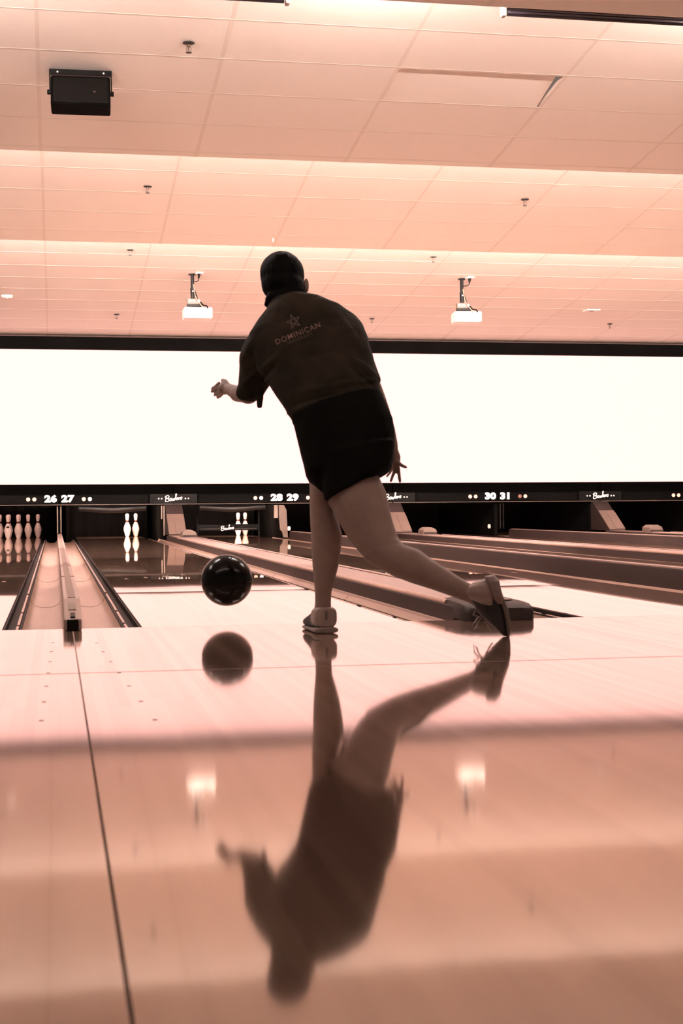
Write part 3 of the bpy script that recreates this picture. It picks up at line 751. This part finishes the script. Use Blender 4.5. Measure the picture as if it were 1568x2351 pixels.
# trailing leg (right)
loft(body, [(745, 1060, 868, 1050, 5.50, .095), (748, 1110, 868, 1090, 5.49, .092), (755, 1158, 886, 1128, 5.47, .088), (776, 1196, 895, 1172, 5.44, .080), (797, 1233, 905, 1208, 5.42, .070), (825, 1268, 916, 1238, 5.40, .062), (851, 1292, 928, 1251, 5.385, .056)])
loft(body, [(838, 1285, 912, 1246, 5.39, .056), (866, 1302, 936, 1254, 5.375, .056), (900, 1322, 962, 1262, 5.36, .056), (945, 1339, 992, 1284, 5.345, .052), (990, 1353, 1022, 1303, 5.33, .045), (1030, 1367, 1050, 1322, 5.31, .037), (1062, 1379, 1076, 1338, 5.295, .032), (1092, 1388, 1102, 1348, 5.29, .032)])
# torso under the clothes
loft(body, [(705, 1080, 880, 1045, 5.54, .09), (694, 1010, 880, 975, 5.55, .10), (680, 955, 862, 920, 5.58, .095), (655, 900, 840, 860, 5.62, .09), (630, 850, 830, 800, 5.66, .09), (610, 800, 808, 755, 5.70, .085), (612, 760, 785, 722, 5.73, .07), (630, 727, 745, 702, 5.76, .055)])
# neck
loft(body, [(625, 735, 720, 712, 5.76, .055), (622, 705, 702, 690, 5.79, .05), (617, 680, 694, 668, 5.81, .05), (617, 640, 690, 632, 5.82, .055)])
# head: skull, jaw, brow, nose, lips, chin, ears; turned a little to the left and down
hd = P(648, 634, 5.84)
fwd = (FH * .88 - RT * .45 - UPW * .15).normalized(); hup = (UPW * .98 - RT * .12 + FH * .12); hup = (hup - fwd * hup.dot(fwd)).normalized(); hr = fwd.cross(hup)
ell(body, hd + hup * .012 - fwd * .01, (hr, fwd, hup), (.067, .084, .070))
ell(body, hd + fwd * .032 - hup * .040, (hr, fwd, hup), (.056, .058, .068))
ell(body, hd + fwd * .02 + hup * .02, (hr, fwd, hup), (.064, .064, .062))
ell(body, hd + fwd * .068 - hup * .088, (hr, fwd, hup), (.024, .020, .020))
cone(body, hd + fwd * .088 - hup * .012, hd + fwd * .108 - hup * .045, .009, .013)
cone(body, hd + fwd * .078 + hup * .012 - hr * .035, hd + fwd * .078 + hup * .012 + hr * .035, .012, .012)
cone(body, hd + fwd * .085 - hup * .066 - hr * .018, hd + fwd * .085 - hup * .066 + hr * .018, .008, .008)
for sx in (-1, 1):
    ell(body, hd + hr * sx * .079 - hup * .028 - fwd * .005, (hr, fwd, hup), (.009, .017, .029))
    cone(body, hd + hr * sx * .038 + fwd * .074 - hup * .032, hd + hr * sx * .05 + fwd * .062 - hup * .04, .014, .012)
ell(body, P(703, 656, 5.80), (AX, FW, AY), (.011, .018, .030))
# left arm: upper arm down into the sleeve, forearm reaching forward
loft(body, [(572, 790, 632, 790, 5.72, .05), (566, 840, 618, 850, 5.76, .045), (560, 885, 596, 890, 5.78, .040), (556, 905, 590, 912, 5.79, .038)])
ell(body, P(570, 904, 5.79), (AX, FW, AY), (.042, .045, .040))
cone(body, P(572, 903, 5.80), P(545, 904, 5.95), .040, .033)
cone(body, P(548, 904, 5.94), P(524, 893, 6.08), .031, .023)
# left hand
cone(body, P(524, 893, 6.08), P(512, 892, 6.12), .023, .024)
ell(body, P(514, 892, 6.115), (AX, FW, AY), (.026, .046, .026))
lh = [((503, 880, 6.155), (495, 887, 6.20), (487, 892, 6.235), .0080), ((504, 889, 6.16), (494, 895, 6.21), (486, 899, 6.25), .0080), ((506, 898, 6.155), (499, 904, 6.20), (493, 907, 6.235), .0077), ((509, 906, 6.145), (504, 911, 6.18), (499, 913, 6.205), .0070), ((523, 884, 6.08), (518, 876, 6.10), (511, 873, 6.13), .0105)]
for a_, b2, c3, r in lh:
    cone(body, P(*a_), P(*b2), r, r * .93); cone(body, P(*b2), P(*c3), r * .93, r * .8)
# right arm hanging beside the far side of the hip
loft(body, [(775, 735, 834, 770, 5.71, .05), (800, 800, 850, 812, 5.70, .047), (818, 850, 862, 858, 5.68, .042), (834, 885, 874, 884, 5.67, .038)])
loft(body, [(834, 880, 873, 878, 5.67, .036), (846, 905, 883, 905, 5.67, .035), (862, 940, 894, 938, 5.66, .032), (880, 985, 907, 985, 5.66, .026), (892, 1020, 913, 1018, 5.65, .021), (896, 1040, 914, 1036, 5.65, .018)])
# right hand, fingers spread
loft(body, [(896, 1034, 914, 1032, 5.65, .017), (899, 1048, 920, 1048, 5.65, .015), (901, 1062, 919, 1064, 5.65, .013), (901, 1071, 916, 1073, 5.65, .011)])
rh = [((912, 1060, 5.64), (921, 1068, 5.63), (932, 1073, 5.62), .0085), ((913, 1068, 5.65), (916, 1087, 5.65), (918, 1106, 5.65), .0082), ((908, 1071, 5.65), (903, 1089, 5.66), (897, 1105, 5.66), .0078), ((903, 1068, 5.66), (892, 1076, 5.68), (883, 1081, 5.70), .0076), ((904, 1070, 5.66), (896, 1084, 5.70), (888, 1094, 5.73), .0068)]
for a_, b2, c3, r in rh:
    cone(body, P(*a_), P(*b2), r, r * .9); cone(body, P(*b2), P(*c3), r * .9, r * .75)
# ankles into shoes
cone(body, P(1090, 1368, 5.29), P(1108, 1382, 5.29), .033, .03)
fuse(body, 'body', M_SKIN, person, .0042, it=5)

# hair: close cap with short loose ends at the nape
hair = MB()
ell(hair, P(647, 631, 5.835), (AX, FW, AY), (.088, .100, .092), 22)
ell(hair, P(648, 652, 5.805), (AX, FW, AY), (.082, .078, .075), 18)
loft(hair, [(605, 652, 695, 648, 5.79, .060), (617, 676, 699, 666, 5.78, .050), (613, 700, 707, 684, 5.77, .050), (624, 716, 698, 698, 5.765, .045)])
cone(hair, P(688, 674, 5.75), P(711, 686, 5.75), .018, .007)
cone(hair, P(688, 664, 5.76), P(705, 677, 5.75), .014, .006)
cone(hair, P(622, 682, 5.75), P(609, 701, 5.75), .018, .007)
cone(hair, P(616, 686, 5.76), P(617, 707, 5.75), .013, .006)
ho = fuse(hair, 'hair', M_HAIR, person, .005, it=6, wr=.0015, wsc=30)

# hairline: clear the face in front of the ears and below the forehead
for v in ho.data.vertices:
    q = v.co - hd; a_ = q.dot(fwd); h_ = q.dot(hup)
    if a_ > .012 and h_ < .052 and h_ > -.16:
        k = min(1, (a_ - .012) / .015) * min(1, (.052 - h_) / .012)
        v.co = v.co.lerp(hd + hup * min(h_, .02) * .5 + q * .35, k)
for sx in (-1, 1):
    ec = hd + hr * sx * .030 + fwd * .0835 - hup * .014
    b = MB(); ell(b, ec, (hr, fwd, hup), (.0105, .007, .0045), 12); ey = b.build('eye', M_WHITE, person, smooth=True)
    b = MB(); ell(b, ec + fwd * .0055, (hr, fwd, hup), (.0042, .003, .0040), 10); b.build('iris', M_HAIR, ey, smooth=True)

# shirt
shirt = MB()
loft(shirt, [(669, 960, 873, 903, 5.57, .125), (652, 932, 866, 868, 5.58, .125), (640, 914, 858, 838, 5.60, .122), (622, 886, 848, 800, 5.63, .12), (594, 850, 842, 772, 5.66, .118), (574, 812, 833, 750, 5.69, .112), (572, 777, 812, 728, 5.71, .10), (590, 748, 783, 705, 5.73, .085), (612, 722, 740, 692, 5.75, .07), (616, 713, 712, 692, 5.765, .062)], pw=2.3, n=28)
# left sleeve
loft(shirt, [(562, 785, 660, 790, 5.70, .075), (551, 812, 648, 830, 5.73, .075), (551, 850, 630, 868, 5.76, .070), (550, 880, 616, 888, 5.78, .062), (545, 895, 603, 908, 5.785, .055)], pw=2.2)
cone(shirt, P(598, 892, 5.74), P(596, 932, 5.74), .015, .009)
# right sleeve
loft(shirt, [(760, 725, 838, 772, 5.70, .075), (775, 780, 850, 808, 5.69, .072), (790, 830, 861, 842, 5.67, .065), (815, 868, 871, 870, 5.66, .052)], pw=2.2)
sh = fuse(shirt, 'shirt', M_SHIRT, person, .006, it=5, wr=.008, wsc=6.5)
# cloth folds pressed into the back, sleeves and waist
def to_px(v):
    d = Vector((v.x + foot.x, v.y + foot.y, v.z)) - CAMP; z = d.dot(FW)
    return 784 + F * d.dot(AX) / z, 1175.5 - F * d.dot(AY) / z
def fold(o, L):
    for v in o.data.vertices:
        if v.normal.dot(FW) > .2: continue
        x, y = to_px(v.co); k = 0
        for x0, y0, x1, y1, w, amp in L:
            dx, dy = x1 - x0, y1 - y0; u = max(0, min(1, ((x - x0) * dx + (y - y0) * dy) / (dx * dx + dy * dy)))
            q = math.hypot(x - x0 - u * dx, y - y0 - u * dy) / w
            if q < 3: k += amp * math.exp(-q * q) * (1 - (2 * u - 1) ** 4 * .6)
        v.co += v.normal * k
fold(sh, [(812, 826, 862, 866, 6, .011), (800, 842, 852, 884, 5, -.007), (775, 880, 870, 872, 5, .007), (690, 900, 800, 880, 6, .007), (670, 930, 770, 905, 5, -.006), (660, 950, 730, 922, 5, .007),
          (600, 850, 640, 815, 6, .008), (592, 882, 632, 838, 4, -.007), (585, 895, 618, 868, 4, .008), (560, 880, 590, 850, 5, .007), (556, 830, 585, 770, 7, .006), (640, 900, 668, 948, 5, .006), (700, 820, 780, 800, 9, -.005), (790, 740, 826, 800, 8, .006), (590, 900, 600, 870, 3, .006)])
# shorts
sho = MB()
loft(sho, [(668, 968, 876, 900, 5.565, .128), (674, 975, 889, 935, 5.555, .130), (681, 1002, 902, 965, 5.545, .132), (689, 1035, 906, 1000, 5.535, .132), (697, 1066, 905, 1030, 5.525, .130), (703, 1092, 902, 1062, 5.515, .122)], pw=2.4, n=28, dome=False)
loft(sho, [(698, 1066, 800, 1066, 5.55, .105), (703, 1094, 790, 1100, 5.55, .098), (712, 1112, 774, 1134, 5.55, .092), (728, 1132, 762, 1150, 5.545, .084)], pw=3.0, n=24, dome=False)
loft(sho, [(735, 1050, 905, 1015, 5.51, .125), (742, 1098, 903, 1050, 5.50, .118), (744, 1130, 898, 1070, 5.49, .112, 5.49, .02), (749, 1152, 888, 1082, 5.48, .108, 5.48, .035)], pw=3.4, n=24, dome=False)
fuse(sho, 'shorts', M_SHORT, person, .006, it=8, wr=.0035, wsc=8)

# lettering on the back of the shirt
from mathutils.bvhtree import BVHTree
bmx = bmesh.new(); bmx.from_mesh(sh.data); tree = BVHTree.FromBMesh(bmx)
camL = CAMP - Vector((foot.x, foot.y, 0))
def decal(me, cx, cy, ang, scale, name, M):
    """lay a flat mesh (x right, y up, in pixels*scale) on the back of the shirt"""
    bm = bmesh.new(); bm.from_mesh(me)
    bmesh.ops.triangulate(bm, faces=bm.faces[:])
    for _ in range(2):
        long = [e_ for e_ in bm.edges if e_.calc_length() * scale > 5]
        if long: bmesh.ops.subdivide_edges(bm, edges=long, cuts=1)
    bmesh.ops.triangulate(bm, faces=bm.faces[:])
    ca, sa = math.cos(ang), math.sin(ang)
    for v in bm.verts:
        px = cx + (v.co.x * ca + v.co.y * sa) * scale; py = cy - (-v.co.x * sa * 1 + v.co.y * ca) * scale if False else cy - (v.co.x * (-sa) + v.co.y * ca) * scale
        d = (P(px, py, 5.6) - camL).normalized()
        hit = tree.ray_cast(camL, d)
        q = hit[0] if hit[0] else P(px, py, 5.6)
        v.co = q - d * (.0016 if v.co.z > 0 else .0)
    m2 = bpy.data.meshes.new(name); bm.to_mesh(m2); bm.free(); m2.materials.append(M)
    o = bpy.data.objects.new(name, m2); C.objects.link(o); o.parent = sh; return o
AN = math.radians(-22)
decal(text_obj('DOMINICAN', 1.0, off=.002, extr=.01, space=1.15), 684, 766, AN, 17.5, 'lettering', M_PRINT)
decal(text_obj('UNIVERSITY', 1.0, off=.0, extr=.01, space=1.25), 689, 777, AN, 9.5, 'small_lettering', M_PRINTD)
st = MB()
pts = [Vector((math.cos(math.radians(90 + 72 * i)), math.sin(math.radians(90 + 72 * i)), 0)) for i in range(5)]
for i in range(5):
    a_, b2 = pts[i], pts[(i + 2) % 5]; d = (b2 - a_).normalized(); nrm = Vector((-d.y, d.x, 0)) * .07
    vs = []
    for j in range(9):
        q = a_.lerp(b2, j / 8); vs += [q - nrm, q + nrm, q - nrm + Vector((0, 0, .01)), q + nrm + Vector((0, 0, .01))]
    fs = []
    for j in range(8):
        k4 = j * 4; fs += [(k4 + 2, k4 + 6, k4 + 7, k4 + 3), (k4, k4 + 1, k4 + 5, k4 + 4), (k4, k4 + 4, k4 + 6, k4 + 2), (k4 + 1, k4 + 3, k4 + 7, k4 + 5)]
    st.add(vs, fs)
ms = bpy.data.meshes.new('s'); ms.from_pydata(st.v, [], st.f)
decal(ms, 674, 738, AN, 17, 'star_outline', M_PRINTD)
bmx.free()

# left shoe: flat on the floor, toe pointing away and slightly left
sd = (FH * .97 - RT * .22).normalized(); sr = sd.cross(UPW)
hp = Vector((P(745, 1446, 5.52).x, P(745, 1446, 5.52).y, 0))
def shoe(M_up, M_so, frames, sole_fr, parent, name='shoe'):
    up = MB(); R = [ring(c, u, v, 20, 2.6) for c, u, v in frames]; up.rings(R)
    o = fuse(up, name, M_up, parent, .004, it=4)
    so = MB(); R = [ring(c, u, v, 20, 3.2) for c, u, v in sole_fr]; so.rings(R)
    s2 = fuse(so, 'sole', M_so, o, .0035, it=2)
    return o
fr = []; sf = []
for d, w, h0, h1 in ((-.028, .030, .016, .080), (-.020, .040, .014, .086), (0, .042, .014, .088), (.035, .042, .014, .086), (.075, .042, .013, .080), (.115, .045, .012, .066), (.155, .048, .012, .054), (.19, .045, .012, .045), (.215, .034, .013, .036), (.225, .018, .015, .028)):
    c = hp + sd * d + UPW * ((h0 + h1) / 2); fr.append((c, sr * w, UPW * ((h1 - h0) / 2)))
for d, w in ((-.040, .036), (-.035, .046), (0, .048), (.05, .044), (.10, .044), (.155, .051), (.20, .046), (.228, .032), (.236, .016)):
    hh = .011 if d < .04 else .008
    sf.append((hp + sd * d + UPW * (hh + .001), sr * w, UPW * hh))
s1 = shoe(M_SHOED, M_HEELP, fr, sf, person)
hcf = MB(); hcf.rings([ring(hp + sd * d + UPW * ((.022 + h1) / 2), sr * w, UPW * ((h1 - .022) / 2), 24, 3.4) for d, w, h1 in ((-.034, .030, .086), (-.029, .041, .095), (-.01, .0455, .098), (.02, .0455, .097), (.042, .044, .090), (.05, .040, .082))])
fuse(hcf, 'heel_counter', M_SHOEL, s1, .0035, it=3)
b = MB(); b.box(-.004, .004, -.004, .004, -.016, .016, Matrix.Translation(hp - sd * .033 + UPW * .068) @ Matrix(((sr.x, sd.x, 0, 0), (sr.y, sd.y, 0, 0), (0, 0, 1, 0), (0, 0, 0, 1)))); b.build('heel_tab', M_SOLE, s1, bevel=.002)
b = MB(); b.tube([hp + sd * (.010 + .036 * math.cos(t_)) + sr * (.033 * math.sin(t_)) + UPW * (.087 - .004 * math.cos(t_)) for t_ in [2 * math.pi * i / 24 for i in range(25)]], .003, 8); b.build('collar', M_SHOED, s1, smooth=True)

# right shoe: heel up, toe touching the floor, sole turned to the right
def fr_px(L, R, z, hdp):
    a_, c2 = P(*L, z), P(*R, z); return ((a_ + c2) / 2, (c2 - a_) / 2, FW * hdp)
UP = [((1092, 1336), (1124, 1326), 5.28, .022), ((1076, 1346), (1138, 1340), 5.28, .036), ((1072, 1360), (1142, 1356), 5.28, .040), ((1080, 1378), (1150, 1376), 5.285, .041), ((1092, 1398), (1159, 1396), 5.29, .042),
      ((1110, 1420), (1163, 1418), 5.295, .044), ((1130, 1438), (1163, 1438), 5.30, .044), ((1146, 1452), (1164, 1452), 5.305, .036), ((1156, 1460), (1165, 1460), 5.31, .024)]
SO = [((1118, 1324), (1134, 1322), 5.275, .024), ((1124, 1336), (1144, 1334), 5.275, .038), ((1132, 1356), (1148, 1356), 5.28, .042), ((1143, 1378), (1158, 1377), 5.285, .040), ((1152, 1400), (1166, 1399), 5.29, .043),
      ((1158, 1425), (1170, 1425), 5.295, .049), ((1160, 1445), (1170, 1446), 5.30, .046), ((1162, 1459), (1169, 1460), 5.305, .030), ((1164, 1465), (1168, 1466), 5.31, .014)]
s2 = shoe(M_SHOED, M_SOLE, [fr_px(*q) for q in UP], [fr_px(*q) for q in SO], person)
hc = MB(); hc.rings([ring(*fr_px(*q), 20, 2.4) for q in (((1086, 1337), (1122, 1328), 5.275, .027), ((1074, 1347), (1130, 1341), 5.272, .042), ((1069, 1360), (1134, 1357), 5.272, .046), ((1076, 1374), (1136, 1378), 5.278, .045), ((1096, 1384), (1136, 1392), 5.282, .040))])
fuse(hc, 'heel_counter', M_SHOEL, s2, .004, it=4)
hs2 = MB(); hs2.rings([ring(*fr_px(*q), 20, 2.6) for q in (((1112, 1323), (1135, 1320), 5.262, .026), ((1116, 1334), (1146, 1333), 5.262, .040), ((1122, 1352), (1150, 1353), 5.266, .043), ((1128, 1372), (1156, 1372), 5.272, .040), ((1138, 1386), (1158, 1386), 5.278, .034))])
fuse(hs2, 'sole_heel', M_HEELP, s2, .004, it=4)
b = MB()
b.tube([P(1108, 1412, 5.30), P(1096, 1420, 5.29), P(1088, 1432, 5.28), P(1087, 1446, 5.28), P(1094, 1440, 5.28), P(1100, 1424, 5.285), P(1110, 1414, 5.30)], .0028, 6)
b.tube([P(1110, 1412, 5.30), P(1116, 1430, 5.28), P(1126, 1446, 5.27), P(1131, 1452, 5.27)], .0026, 6)
b.tube([P(1105, 1408, 5.30), P(1092, 1402, 5.29), P(1086, 1412, 5.28), P(1098, 1416, 5.28)], .0026, 6)
b.build('laces', M_SHOEL, s2, smooth=True)
P = _P
